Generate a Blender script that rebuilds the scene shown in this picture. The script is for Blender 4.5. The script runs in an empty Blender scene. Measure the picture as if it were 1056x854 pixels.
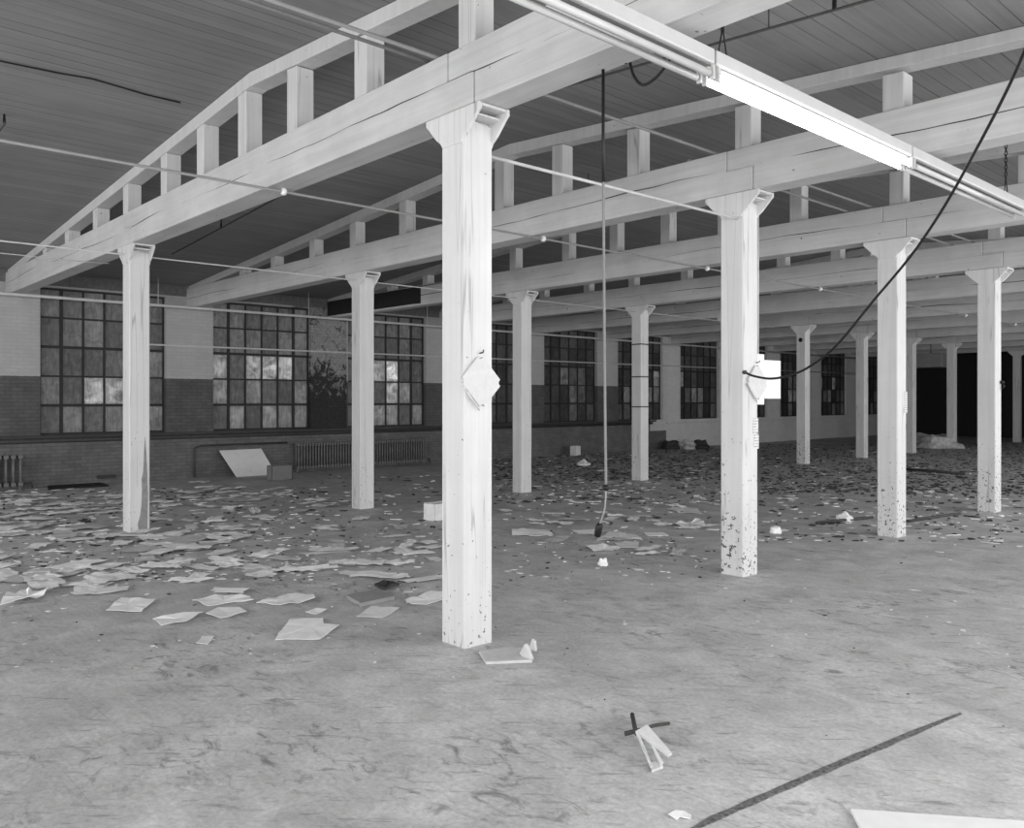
import bpy, bmesh, math, random
from mathutils import Vector, Matrix
random.seed(7)
C = bpy.context.scene.collection
SC = bpy.context.scene
PI = math.pi

# ------------------------------------------------------------------ camera / survey
F, HY, TH, CX, CY, BAY, SP = 865.41, 412.886, 0.832, 4.2013, -3.4126, 6.413, 3.2416
H = 1.6
FW = Vector((-math.sin(TH), math.cos(TH), 0)); RT = Vector((math.cos(TH), math.sin(TH), 0)); CAM = Vector((CX, CY, H))
def at(x, y, X=None, Y=None, Z=None, D=None):
    """survey of the photograph: where the sight line through (x, y) meets a real plane of the room"""
    d = FW + RT * ((x - 528) / F) + Vector((0, 0, 1)) * ((HY - y) / F)
    if X is not None: t = (X - CAM.x) / d.x
    elif Y is not None: t = (Y - CAM.y) / d.y
    elif Z is not None: t = (Z - H) / d.z
    else: t = D
    return CAM + d * t
cam_d = bpy.data.cameras.new('camera'); cam_d.sensor_width = 36; cam_d.lens = F / 1056 * 36
cam_d.shift_y = -(427 - HY) / 1056; cam_d.clip_start = 0.05; cam_d.clip_end = 200
cam = bpy.data.objects.new('camera', cam_d); C.objects.link(cam)
cam.location = CAM; cam.rotation_euler = (PI / 2, 0, TH); SC.camera = cam

# ------------------------------------------------------------------ materials
class NT:
    def __init__(s, name):
        s.m = bpy.data.materials.new(name); s.m.use_nodes = True; s.t = s.m.node_tree
        s.b = s.t.nodes['Principled BSDF']; s.out = s.t.nodes['Material Output']
        s.b.inputs['Specular IOR Level'].default_value = 0.3
        s.geo = s.n('ShaderNodeNewGeometry')
        s.pos = s.geo.outputs['Position']
    def n(s, typ, **kw):
        o = s.t.nodes.new(typ)
        for k, v in kw.items(): setattr(o, k, v)
        return o
    def l(s, a, b): s.t.links.new(a, b)
    def set(s, inp, v):
        if hasattr(v, 'is_output'): s.l(v, inp)
        else: inp.default_value = v
    def math(s, op, a, b=0.0, c=None, clamp=False):
        o = s.n('ShaderNodeMath', operation=op, use_clamp=clamp)
        s.set(o.inputs[0], a); s.set(o.inputs[1], b)
        if c is not None: s.set(o.inputs[2], c)
        return o.outputs[0]
    def scale(s, v, sc):
        o = s.n('ShaderNodeVectorMath', operation='MULTIPLY'); s.set(o.inputs[0], v); o.inputs[1].default_value = sc
        return o.outputs[0]
    def sep(s, v):
        o = s.n('ShaderNodeSeparateXYZ'); s.l(v, o.inputs[0]); return o.outputs
    def comb(s, x=0.0, y=0.0, z=0.0):
        o = s.n('ShaderNodeCombineXYZ')
        for i, v in enumerate((x, y, z)): s.set(o.inputs[i], v)
        return o.outputs[0]
    def noise(s, v, sc=1.0, det=4.0, rough=0.55, dist=0.0):
        o = s.n('ShaderNodeTexNoise'); s.l(v, o.inputs['Vector'])
        o.inputs['Scale'].default_value = sc; o.inputs['Detail'].default_value = det
        o.inputs['Roughness'].default_value = rough; o.inputs['Distortion'].default_value = dist
        return o.outputs['Fac']
    def ramp(s, f, a, b, lo=0.0, hi=1.0):
        o = s.n('ShaderNodeMapRange'); s.set(o.inputs[0], f)
        for i, v in zip((1, 2, 3, 4), (a, b, lo, hi)): o.inputs[i].default_value = v
        return o.outputs[0]
    def mix(s, f, a, b):
        return s.math('ADD', s.math('MULTIPLY', a, s.math('SUBTRACT', 1.0, f)), s.math('MULTIPLY', b, f))
    def grey(s, v):
        cc = s.n('ShaderNodeCombineColor')
        for i in range(3): s.set(cc.inputs[i], v)
        s.l(cc.outputs[0], s.b.inputs['Base Color'])
    def bump(s, h, strength=0.3, dist=0.01):
        o = s.n('ShaderNodeBump'); o.inputs['Strength'].default_value = strength; o.inputs['Distance'].default_value = dist
        s.l(h, o.inputs['Height']); s.l(o.outputs[0], s.b.inputs['Normal'])
    def rough(s, r): s.b.inputs['Roughness'].default_value = r

def plain(name, v, rough=0.7, metal=0.0, var=0.12, sc=9.0):
    t = NT(name); n = t.noise(t.pos, sc, 4)
    t.grey(t.math('MULTIPLY', v, t.ramp(n, 0.25, 0.75, 1 - var, 1 + var))); t.rough(rough); t.b.inputs['Metallic'].default_value = metal
    return t.m

def m_paint(name, v=0.8, chip=0.5, crack=True, low=0.9):
    """white paint on old timber: streaks along the grain, checks, chips near the foot"""
    t = NT(name); x, y, z = t.sep(t.pos)
    streak = t.noise(t.comb(t.math('MULTIPLY', x, 16), t.math('MULTIPLY', y, 16), t.math('MULTIPLY', z, 0.7)), 1.0, 5, 0.6)
    blot = t.noise(t.pos, 2.3, 5, 0.6)
    c = t.math('MULTIPLY', v, t.math('MULTIPLY', t.ramp(streak, 0.25, 0.75, 0.9, 1.06), t.ramp(blot, 0.25, 0.75, 0.93, 1.04)))
    # chipped spots, more of them low down where carts hit the timber
    sp = t.noise(t.pos, 27.0, 3, 0.6); sp2 = t.noise(t.pos, 3.1, 2)
    lowz = t.ramp(z, 0.0, low * 1.6, 0.12 * chip, 0.0)
    th = t.math('SUBTRACT', 0.725, t.math('ADD', lowz, t.math('MULTIPLY', t.math('SUBTRACT', sp2, 0.5), 0.13)))
    spot = t.ramp(t.math('SUBTRACT', sp, th), 0.0, 0.02)
    c = t.mix(spot, c, 0.10)
    if crack:
        ck = t.noise(t.comb(t.math('MULTIPLY', x, 6.5), t.math('MULTIPLY', y, 6.5), t.math('MULTIPLY', z, 0.22)), 1.0, 2, 0.5)
        line = t.ramp(t.math('ABSOLUTE', t.math('SUBTRACT', ck, 0.5)), 0.0, 0.010, 0.6, 0.0)
        gate = t.ramp(t.noise(t.comb(x, y, t.math('MULTIPLY', z, 0.8)), 1.3, 2), 0.42, 0.50)
        c = t.mix(t.math('MULTIPLY', line, gate), c, 0.2)
    t.grey(c); t.rough(0.55); t.bump(t.math('ADD', streak, t.math('MULTIPLY', spot, -0.6)), 0.25, 0.006)
    return t.m

def m_beam():
    """painted tie beam with one long drying check half way up each side"""
    t = NT('painted_beam'); x, y, z = t.sep(t.pos)
    streak = t.noise(t.comb(t.math('MULTIPLY', x, 0.8), t.math('MULTIPLY', y, 14), t.math('MULTIPLY', z, 22)), 1.0, 5, 0.6)
    blot = t.noise(t.pos, 1.7, 5, 0.6)
    c = t.math('MULTIPLY', 0.56, t.math('MULTIPLY', t.ramp(streak, 0.25, 0.75, 0.88, 1.09), t.ramp(blot, 0.25, 0.75, 0.85, 1.1)))
    yc = t.math('MULTIPLY', t.math('FLOOR', t.math('DIVIDE', t.math('ADD', y, 1.0), SP)), 3.7)
    w = t.noise(t.comb(t.math('MULTIPLY', x, 0.22), yc, 0.0), 1.0, 4, 0.5)
    zz = t.math('ADD', 3.69, t.math('MULTIPLY', t.math('SUBTRACT', w, 0.5), 0.30))
    wid = t.ramp(t.noise(t.comb(t.math('MULTIPLY', x, 0.55), yc, 5.0), 1.0, 3), 0.42, 0.68, 0.0, 0.0085)
    d = t.math('ABSOLUTE', t.math('SUBTRACT', z, zz))
    ck = t.math('LESS_THAN', d, wid)
    c = t.mix(ck, c, 0.05)
    sp = t.noise(t.pos, 13.0, 2, 0.5); c = t.mix(t.ramp(sp, 0.74, 0.76), c, 0.16)
    t.grey(c); t.rough(0.55); t.bump(t.math('SUBTRACT', streak, t.math('MULTIPLY', ck, 2.0)), 0.3, 0.008)
    return t.m

def m_floor():
    t = NT('worn_plank_floor'); x, y, z = t.sep(t.pos)
    big = t.noise(t.pos, 0.55, 5, 0.6); mid = t.noise(t.pos, 2.6, 6, 0.65, 0.6); fine = t.noise(t.pos, 38, 4, 0.7)
    grain = t.noise(t.comb(t.math('MULTIPLY', x, 1.6), t.math('MULTIPLY', y, 26), 0.0), 1.0, 4, 0.6)
    c = t.math('MULTIPLY', 0.53, t.ramp(big, 0.25, 0.75, 0.84, 1.14))
    c = t.math('MULTIPLY', c, t.ramp(mid, 0.25, 0.75, 0.70, 1.24))
    c = t.math('MULTIPLY', c, t.ramp(fine, 0.2, 0.8, 0.74, 1.26))
    c = t.math('MULTIPLY', c, t.ramp(grain, 0.25, 0.75, 0.93, 1.06))
    # board joints along X, mostly filled with dirt
    fy = t.math('FRACT', t.math('DIVIDE', y, 0.083))
    seam = t.math('LESS_THAN', fy, 0.045)
    seamgate = t.ramp(t.noise(t.comb(t.math('MULTIPLY', x, 0.7), t.math('MULTIPLY', y, 3.1), 2.0), 1.0, 3), 0.55, 0.66, 0.0, 0.4)
    c = t.mix(t.math('MULTIPLY', seam, seamgate), c, 0.10)
    # scuffs and tyre marks
    sc1 = t.noise(t.comb(t.math('MULTIPLY', x, 5.0), t.math('MULTIPLY', y, 9.0), 4.0), 1.0, 5, 0.7, 1.2)
    gate = t.ramp(t.noise(t.comb(x, y, 9.0), 1.1, 3), 0.42, 0.62)
    c = t.mix(t.math('MULTIPLY', t.ramp(sc1, 0.53, 0.66, 0.0, 0.72), gate), c, 0.12)
    sc2 = t.noise(t.comb(t.math('MULTIPLY', t.math('ADD', x, y), 3.2), t.math('MULTIPLY', t.math('SUBTRACT', x, y), 16.0), 7.0), 1.0, 4, 0.65, 0.5)
    c = t.mix(t.ramp(sc2, 0.58, 0.68, 0.0, 0.5), c, 0.14)
    sc3 = t.noise(t.comb(t.math('MULTIPLY', t.math('SUBTRACT', x, t.math('MULTIPLY', y, 0.9)), 20.0), t.math('MULTIPLY', t.math('ADD', y, x), 2.4), 3.0), 1.0, 5, 0.7, 0.8)
    c = t.mix(t.math('MULTIPLY', t.ramp(sc3, 0.60, 0.70, 0.0, 0.6), t.ramp(big, 0.42, 0.58)), c, 0.11)
    # white crumbs of plaster ground into the wood
    wh = t.noise(t.comb(x, y, 3.0), 26.0, 2, 0.5); c = t.mix(t.ramp(wh, 0.74, 0.78, 0.0, 0.6), c, 0.62)
    t.grey(c); t.rough(0.62); t.b.inputs['Specular IOR Level'].default_value = 0.25
    t.bump(t.math('ADD', mid, t.math('SUBTRACT', t.math('MULTIPLY', fine, 0.3), t.math('MULTIPLY', seam, 0.3))), 0.25, 0.01)
    return t.m

def m_ceiling():
    t = NT('ceiling_boards'); x, y, z = t.sep(t.pos)
    grain = t.noise(t.comb(t.math('MULTIPLY', x, 20), t.math('MULTIPLY', y, 0.9), 0.0), 1.0, 5, 0.65)
    blot = t.noise(t.pos, 0.9, 5, 0.6)
    bx = t.math('DIVIDE', x, 0.15); bid = t.math('FLOOR', bx)
    wn = t.n('ShaderNodeTexWhiteNoise', noise_dimensions='1D'); t.l(bid, wn.inputs['W'])
    c = t.math('MULTIPLY', 0.235, t.ramp(grain, 0.25, 0.75, 0.86, 1.12))
    c = t.math('MULTIPLY', c, t.ramp(blot, 0.25, 0.75, 0.88, 1.1))
    c = t.math('MULTIPLY', c, t.ramp(wn.outputs['Value'], 0.0, 1.0, 0.93, 1.07))
    seam = t.math('LESS_THAN', t.math('FRACT', bx), 0.06)
    gate = t.ramp(t.noise(t.comb(t.math('MULTIPLY', x, 2.9), t.math('MULTIPLY', y, 0.5), 1.0), 1.0, 2), 0.40, 0.60, 0.1, 0.85)
    c = t.mix(t.math('MULTIPLY', seam, gate), c, 0.045)
    t.grey(c); t.rough(0.75); t.bump(t.math('SUBTRACT', grain, seam), 0.3, 0.006)
    return t.m

def m_wall():
    """brick wall along the windows: grey painted brick above a dark dado, all white beyond the seventh window"""
    t = NT('painted_brick'); x, y, z = t.sep(t.pos)
    br = t.n('ShaderNodeTexBrick'); t.l(t.comb(t.math('ADD', y, x), z, 0.0), br.inputs['Vector'])
    br.inputs['Scale'].default_value = 1.0; br.inputs['Brick Width'].default_value = 0.21; br.inputs['Row Height'].default_value = 0.068
    br.inputs['Mortar Size'].default_value = 0.006; br.inputs['Mortar Smooth'].default_value = 0.3
    br.inputs['Color1'].default_value = (1, 1, 1, 1); br.inputs['Color2'].default_value = (0.72, 0.72, 0.72, 1); br.inputs['Mortar'].default_value = (0.45, 0.45, 0.45, 1)
    bw = t.n('ShaderNodeRGBToBW'); t.l(br.outputs['Color'], bw.inputs[0]); bv = bw.outputs[0]
    n = t.noise(t.pos, 3.0, 6, 0.65); n2 = t.noise(t.pos, 14.0, 4, 0.6)
    up = t.math('GREATER_THAN', z, t.math('ADD', 2.04, t.math('MULTIPLY', t.math('SUBTRACT', n2, 0.5), 0.02)))
    far = t.math('GREATER_THAN', y, 18.35); far2 = t.math('MAXIMUM', t.math('GREATER_THAN', y, 19.2), t.math('MULTIPLY', far, t.math('GREATER_THAN', z, 0.6)))
    up = t.math('MAXIMUM', up, far2)
    low = t.math('LESS_THAN', z, 0.84)
    dark = t.mix(low, 0.105, 0.15)
    dark = t.math('MULTIPLY', dark, t.ramp(n, 0.25, 0.75, 0.75, 1.25))
    dark = t.math('MULTIPLY', dark, t.ramp(bv, 0.4, 1.0, 0.62, 1.1))
    light = t.math('MULTIPLY', t.mix(far2, 0.44, 0.62), t.ramp(n, 0.2, 0.8, 0.92, 1.06))
    light = t.math('MULTIPLY', light, t.ramp(bv, 0.4, 1.0, 0.88, 1.03))
    c = t.mix(up, dark, light)
    # one pier has lost most of its plaster
    pier = t.math('MULTIPLY', t.math('GREATER_THAN', y, 5.6), t.math('LESS_THAN', y, 7.0))
    pier = t.math('MULTIPLY', pier, t.math('GREATER_THAN', z, 0.95))
    pl = t.noise(t.pos, 4.5, 7, 0.72, 0.8)
    edge = t.ramp(z, 1.05, 2.7, 0.26, -0.07)
    rv = t.math('MULTIPLY', t.mix(t.ramp(t.math('SUBTRACT', pl, edge), 0.44, 0.52), 0.035, 0.30), t.math('MULTIPLY', t.ramp(bv, 0.4, 1.0, 0.75, 1.05), t.ramp(n2, 0.2, 0.8, 0.6, 1.3)))
    c = t.mix(pier, c, rv)
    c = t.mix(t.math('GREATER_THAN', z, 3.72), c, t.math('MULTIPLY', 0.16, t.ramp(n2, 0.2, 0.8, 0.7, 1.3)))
    t.grey(c); t.rough(0.7); t.bump(t.math('ADD', bv, t.math('MULTIPLY', n2, 0.4)), 0.5, 0.008)
    return t.m

PANE_W, PANE_H, WIN_Z0, WIN_Z1 = 0.3783, 0.545, 0.96, 3.685
def m_glass():
    """dirty wired panes: each pane has its own film of grime, some are cleaner"""
    t = NT('dirty_glass'); x, y, z = t.sep(t.pos)
    k = t.math('FLOOR', t.math('DIVIDE', t.math('SUBTRACT', y, 0.555), 3.238))
    ly = t.math('SUBTRACT', t.math('SUBTRACT', y, 0.555), t.math('MULTIPLY', k, 3.238))
    cy = t.math('ADD', t.math('FLOOR', t.math('DIVIDE', ly, PANE_W)), t.math('MULTIPLY', k, 11.0))
    cz = t.math('FLOOR', t.math('DIVIDE', t.math('SUBTRACT', z, WIN_Z0), PANE_H))
    wn = t.n('ShaderNodeTexWhiteNoise', noise_dimensions='3D'); t.l(t.comb(cy, cz, 4.0), wn.inputs['Vector'])
    r = wn.outputs['Value']
    n = t.noise(t.pos, 5.0, 6, 0.7, 0.8); v = t.noise(t.comb(0.0, t.math('MULTIPLY', y, 16.0), t.math('MULTIPLY', z, 3.2)), 1.0, 5, 0.65)
    film = t.math('MULTIPLY', t.ramp(n, 0.3, 0.7, 0.55, 1.2), t.ramp(v, 0.3, 0.7, 0.7, 1.25))
    c = t.math('MULTIPLY', film, t.ramp(r, 0.0, 1.0, 0.13, 0.30))
    near = t.ramp(y, 9.5, 12.0, 1.0, 0.45)                                                     # darker and less clear towards the far bays
    c = t.math('MULTIPLY', c, near)
    t.grey(c); t.rough(0.35); t.b.inputs['Specular IOR Level'].default_value = 0.25
    tr = t.n('ShaderNodeBsdfTranslucent'); tr.inputs[0].default_value = (0.8, 0.8, 0.8, 1)
    tp = t.n('ShaderNodeBsdfTransparent')
    m1 = t.n('ShaderNodeMixShader'); t.l(t.ramp(v, 0.35, 0.65, 0.3, 0.8), m1.inputs[0]); t.l(tp.outputs[0], m1.inputs[1]); t.l(tr.outputs[0], m1.inputs[2])
    rows = t.math('MULTIPLY', t.ramp(cz, 0.0, 2.0, 0.35, 1.0), t.math('LESS_THAN', cz, 2.5))   # the two top rows are less clear
    clean = t.math('MULTIPLY', t.ramp(r, 0.30, 0.85, 0.12, 0.95), t.ramp(n, 0.3, 0.6, 0.25, 1.0))
    clean = t.math('MULTIPLY', clean, near)
    fac = t.math('MULTIPLY', clean, t.mix(rows, 0.16, 1.0))
    m2 = t.n('ShaderNodeMixShader'); t.l(fac, m2.inputs[0]); t.l(t.b.outputs[0], m2.inputs[1]); t.l(m1.outputs[0], m2.inputs[2])
    t.l(m2.outputs[0], t.out.inputs[0])
    return t.m

def m_extbrick():
    t = NT('outside_brick'); x, y, z = t.sep(t.pos)
    br = t.n('ShaderNodeTexBrick'); t.l(t.comb(y, z, 0.0), br.inputs['Vector'])
    br.inputs['Scale'].default_value = 1.0; br.inputs['Brick Width'].default_value = 0.5; br.inputs['Row Height'].default_value = 0.2; br.inputs['Mortar Size'].default_value = 0.02
    br.inputs['Color1'].default_value = (0.3, 0.3, 0.3, 1); br.inputs['Color2'].default_value = (0.2, 0.2, 0.2, 1); br.inputs['Mortar'].default_value = (0.6, 0.6, 0.6, 1)
    t.l(br.outputs['Color'], t.b.inputs['Base Color']); t.rough(0.9)
    return t.m

def m_paper(name, v):
    t = NT(name); n = t.noise(t.pos, 7.0, 4); n2 = t.noise(t.pos, 45, 3)
    t.grey(t.math('MULTIPLY', v, t.math('MULTIPLY', t.ramp(n, 0.25, 0.75, 0.86, 1.06), t.ramp(n2, 0.3, 0.7, 0.95, 1.04)))); t.rough(0.8)
    return t.m

def m_notice():
    """sheet of small print: too small in the photo to read, so only rows of short strokes"""
    t = NT('printed_notice'); x, y, z = t.sep(t.pos)
    row = t.math('FRACT', t.math('DIVIDE', z, 0.026)); rid = t.math('FLOOR', t.math('DIVIDE', z, 0.026))
    wn = t.noise(t.comb(0.0, t.math('MULTIPLY', y, 60.0), t.math('MULTIPLY', rid, 3.3)), 1.0, 2)
    ink = t.math('MULTIPLY', t.math('LESS_THAN', row, 0.42), t.math('GREATER_THAN', wn, 0.44))
    t.grey(t.mix(ink, 0.70, 0.40)); t.rough(0.7)
    return t.m

def m_emit(name, s):
    t = NT(name); t.grey(0.9); t.b.inputs['Emission Color'].default_value = (1, 1, 1, 1); t.b.inputs['Emission Strength'].default_value = s
    return t.m

M = dict(
    column=m_paint('painted_column', 0.66, 0.75), worn=m_paint('worn_painted_column', 0.67, 1.25, True, 1.0), beam=m_beam(),
    post=m_paint('painted_post', 0.60, 0.1), rafter=m_paint('painted_rafter', 0.56, 0.1, False), floor=m_floor(), ceiling=m_ceiling(), wall=m_wall(),
    glass=m_glass(), ext=m_extbrick(), paper=m_paper('white_paper', 0.95), paper2=m_paper('grey_paper', 0.82), paper3=m_paper('dull_paper', 0.56), card=m_paper('grey_card', 0.30),
    notice=m_notice(), frame=plain('dark_steel_sash', 0.03, 0.6), ledge=plain('dark_ledge_paint', 0.05, 0.5), white=plain('white_enamel', 0.50, 0.35, 0, 0.05),
    tube=plain('unlit_tube_glass', 0.56, 0.25, 0, 0.04), lit=m_emit('lit_tube', 9.0), black=plain('black_rubber', 0.012, 0.45), grey_cord=plain('grey_cord', 0.20, 0.6),
    pipe=plain('painted_pipe', 0.52, 0.5, 0, 0.1), dpipe=plain('dark_iron_pipe', 0.06, 0.5), placard=plain('placard_paint', 0.61, 0.5, 0, 0.06, 25), gpipe=plain('greyed_pipe', 0.26, 0.5, 0, 0.1), rad=plain('radiator_iron', 0.17, 0.5, 0, 0.2), boxw=plain('white_box_paint', 0.80, 0.45, 0, 0.04),
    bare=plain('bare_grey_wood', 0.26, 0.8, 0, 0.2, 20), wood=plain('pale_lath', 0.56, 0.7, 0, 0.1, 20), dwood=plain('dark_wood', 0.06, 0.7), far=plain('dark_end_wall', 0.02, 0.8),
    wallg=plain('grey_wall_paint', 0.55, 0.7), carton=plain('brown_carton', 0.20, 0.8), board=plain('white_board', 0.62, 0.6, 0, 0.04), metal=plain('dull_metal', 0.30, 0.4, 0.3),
    rubble=plain('pale_rubble', 0.5, 0.9, 0, 0.35, 12), groove=plain('floor_slot_dirt', 0.15, 0.9, 0, 0.75, 55), bboard=plain('bright_board', 0.86, 0.6, 0, 0.05), junk=plain('dark_junk', 0.05, 0.8),
)

# ------------------------------------------------------------------ mesh helpers
class MB:
    def __init__(s): s.b = bmesh.new()
    def box(s, x0, x1, y0, y1, z0, z1, bev=0.0, mat=None):
        b = bmesh.new(); bmesh.ops.create_cube(b, size=1)
        for v in b.verts: v.co = Vector((x0 + (v.co.x + .5) * (x1 - x0), y0 + (v.co.y + .5) * (y1 - y0), z0 + (v.co.z + .5) * (z1 - z0)))
        if bev: bmesh.ops.bevel(b, geom=b.edges[:], offset=bev, segments=2, profile=0.6, affect='EDGES')
        s.add(b, mat); return s
    def add(s, b, mat=None):
        if mat is not None: b.transform(mat)
        me = bpy.data.meshes.new('t'); b.to_mesh(me); b.free(); s.b.from_mesh(me); bpy.data.meshes.remove(me)
    def prism(s, pts, axis, a0, a1, bev=0.0):
        """pts: 2-D outline; extruded along axis ('x': pts=(y,z), 'y': pts=(x,z), 'z': pts=(x,y))"""
        b = bmesh.new()
        def P(p, a): return {'x': (a, p[0], p[1]), 'y': (p[0], a, p[1]), 'z': (p[0], p[1], a)}[axis]
        v0 = [b.verts.new(P(p, a0)) for p in pts]; v1 = [b.verts.new(P(p, a1)) for p in pts]
        b.faces.new(v0); b.faces.new(v1[::-1]); n = len(pts)
        for i in range(n): b.faces.new((v0[i], v1[i], v1[(i + 1) % n], v0[(i + 1) % n]))
        bmesh.ops.recalc_face_normals(b, faces=b.faces)
        if bev: bmesh.ops.bevel(b, geom=b.edges[:], offset=bev, segments=1, affect='EDGES')
        s.add(b); return s
    def tube(s, pts, r, n=8, smooth=0, caps=True):
        pts = [Vector(p) for p in pts]
        if smooth and len(pts) > 2: pts = catmull(pts, smooth)
        b = bmesh.new(); rings = []; up = None
        for i, p in enumerate(pts):
            d = (pts[min(i + 1, len(pts) - 1)] - pts[max(i - 1, 0)]).normalized()
            if up is None: up = d.orthogonal().normalized()
            up = (up - d * up.dot(d)).normalized(); w = d.cross(up)
            rr = r[i] if isinstance(r, (list, tuple)) else r
            rings.append([b.verts.new(p + (up * math.cos(a) + w * math.sin(a)) * rr) for a in [2 * PI * k / n for k in range(n)]])
        for A, B in zip(rings, rings[1:]):
            for k in range(n):
                f = b.faces.new((A[k], A[(k + 1) % n], B[(k + 1) % n], B[k])); f.smooth = True
        if caps: b.faces.new(rings[0][::-1]); b.faces.new(rings[-1])
        s.add(b); return s
    def lathe(s, prof, n=16, mat=None):
        b = bmesh.new(); rings = [[b.verts.new((r * math.cos(2 * PI * k / n), r * math.sin(2 * PI * k / n), z)) for k in range(n)] for r, z in prof]
        for A, B in zip(rings, rings[1:]):
            for k in range(n):
                f = b.faces.new((A[k], A[(k + 1) % n], B[(k + 1) % n], B[k])); f.smooth = True
        b.faces.new(rings[0][::-1]); b.faces.new(rings[-1]); s.add(b, mat); return s
    def mesh(s, name, m):
        me = bpy.data.meshes.new(name); s.b.to_mesh(me); s.b.free(); me.materials.append(M[m] if isinstance(m, str) else m); return me
    def obj(s, name, m, parent=None, loc=(0, 0, 0)):
        o = bpy.data.objects.new(name, s.mesh(name, m)); C.objects.link(o); o.location = loc
        if parent is not None: o.parent = parent
        return o

def catmull(P, k):
    out = []
    for i in range(len(P) - 1):
        a, b, c, d = P[max(i - 1, 0)], P[i], P[i + 1], P[min(i + 2, len(P) - 1)]
        for j in range(k):
            t = j / k
            out.append(0.5 * (2 * b + (c - a) * t + (2 * a - 5 * b + 4 * c - d) * t * t + (3 * b - a - 3 * c + d) * t ** 3))
    out.append(P[-1]); return out
def tag(o, label, cat, group=None, kind=None):
    o['label'] = label; o['category'] = cat
    if group: o['group'] = group
    if kind: o['kind'] = kind
    return o
def thing(name, label, cat, loc=(0, 0, 0), rz=0, group=None, kind=None):
    o = bpy.data.objects.new(name, None); o.empty_display_size = 0.1; C.objects.link(o); o.location = loc; o.rotation_euler = (0, 0, rz)
    return tag(o, label, cat, group, kind)
def struct(o, label=None, cat=None):
    o['kind'] = 'structure'
    if label: o['label'] = label
    if cat: o['category'] = cat
    return o
def dup(root, loc, label, rz=None):
    r = root.copy(); C.objects.link(r); r.location = loc; r['label'] = label
    if rz is not None: r.rotation_euler = (0, 0, rz)
    for ch in root.children:
        c = ch.copy(); C.objects.link(c); c.parent = r
        for g in ch.children:
            d = g.copy(); C.objects.link(d); d.parent = c
    return r

# ------------------------------------------------------------------ room shell
XW, XE, YB, YF = -13.0, 6.5, -9.5, 36.5
RID, ZR, SL = -3.2, 4.65, 0.072
def zc(x): return ZR - SL * abs(x - RID)
struct(MB().box(XW - .3, XE + .3, YB - .3, YF + .3, -0.2, 0.0).obj('floor', 'floor'), 'scuffed dusty wooden plank floor strewn with paper litter', 'floor')
o = MB().prism([(XW - .3, zc(XW - .3)), (RID, ZR), (XE + .3, zc(XE + .3)), (XE + .3, zc(XE + .3) + .12), (RID, ZR + .12), (XW - .3, zc(XW - .3) + .12)], 'y', YB - .3, YF + .3).obj('ceiling', 'ceiling')
struct(o, 'low-pitched ceiling of grey boards above the roof frames', 'ceiling')

WIN0, WSP, WW = 0.555, 3.238, 2.27
wins = [WIN0 + k * WSP for k in range(-2, 11)]
def window_wall(mb, x0, x1, starts, ya, yb, z0, z1, top):
    mb.box(x0, x1, ya, yb, 0, z0); mb.box(x0, x1, ya, yb, z1, top)
    e = ya
    for s in starts:
        if s > e: mb.box(x0, x1, e, s, z0, z1)
        e = s + WW
    if e < yb: mb.box(x0, x1, e, yb, z0, z1)
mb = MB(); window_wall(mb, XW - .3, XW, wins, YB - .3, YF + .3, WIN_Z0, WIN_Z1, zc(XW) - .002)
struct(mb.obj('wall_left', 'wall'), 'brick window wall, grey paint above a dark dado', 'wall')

def window(idx, y0, name):
    x = XW - .13
    t = bpy.data.objects.new(name, None); C.objects.link(t); t.location = (x, y0, WIN_Z0)
    struct(t, ('tall steel sash window with dirty panes, number %d along the brick wall' % idx) if idx > 0 else 'tall steel sash window in the brick wall, out of the frame', 'window')
    h = WIN_Z1 - WIN_Z0
    MB().box(-.004, .004, .01, WW - .01, .01, h - .01).obj('window_glass', 'glass', t)
    f = MB()
    for i in range(7):
        w = .027 if i in (1, 5) else .017
        yy = min(max(i * PANE_W, w), WW - w); f.box(-.03, .03, yy - w, yy + w, 0, h)
    for j in range(6):
        w = .026 if j in (1, 3) else .017
        zz = min(max(j * PANE_H, w), h - w); f.box(-.028, .028, 0, WW, zz - w, zz + w)
    f.obj('window_frame', 'frame', t)
for i, y0 in enumerate(wins): window(i - 1, y0, 'window_%d' % (i + 1))
# ledge and heating main along the foot of the windows
struct(MB().box(XW, XW + .07, YB, 18.6, .905, .95, .008).obj('trim_1', 'ledge'), 'dark ledge running under the windows', 'ledge')
struct(MB().box(XW, XW + .05, 19.2, 33.0, .83, .86, .006).obj('trim_2', 'wallg'), 'pale ledge on the far white wall', 'ledge')
# outside
struct(MB().box(-19.0, -18.7, -12, 60, -1, 3.2).obj('outside_wall', 'ext'), 'brick building seen dimly through the panes', 'wall')

# other walls (behind and beside the camera, and the unlit far end)
EW = [WIN0 + k * WSP for k in range(-3, 8)]; EWE = (1, 1, 1, 1, 1, 1.05, 1.15, 1.2, 1.2, 1.1, .8); LR, LB = 94, 128
mb = MB(); window_wall(mb, XE, XE + .3, EW, YB - .3, YF + .3, 0.9, 3.3, zc(XE) - .002); struct(mb.obj('wall_right', 'wallg'))
mb = MB()
BWX = [-11.6, -8.2, -4.8, -1.4, 2.0]
mb.box(XW, XE, YB - .3, YB, 0, .9); mb.box(XW, XE, YB - .3, YB, 3.3, 3.9)
e = XW
for s in BWX:
    mb.box(e, s, YB - .3, YB, .9, 3.3); e = s + WW
mb.box(e, XE, YB - .3, YB, .9, 3.3)
mb.prism([(XW, 3.9), (XE, 3.9), (XE, zc(XE) - .002), (RID, ZR - .002), (XW, zc(XW) - .002)], 'y', YB - .3, YB)
struct(mb.obj('wall_back', 'wallg'))
mb = MB().prism([(XW, 0), (XE, 0), (XE, zc(XE) - .002), (RID, ZR - .002), (XW, zc(XW) - .002)], 'y', YF, YF + .3)
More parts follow.
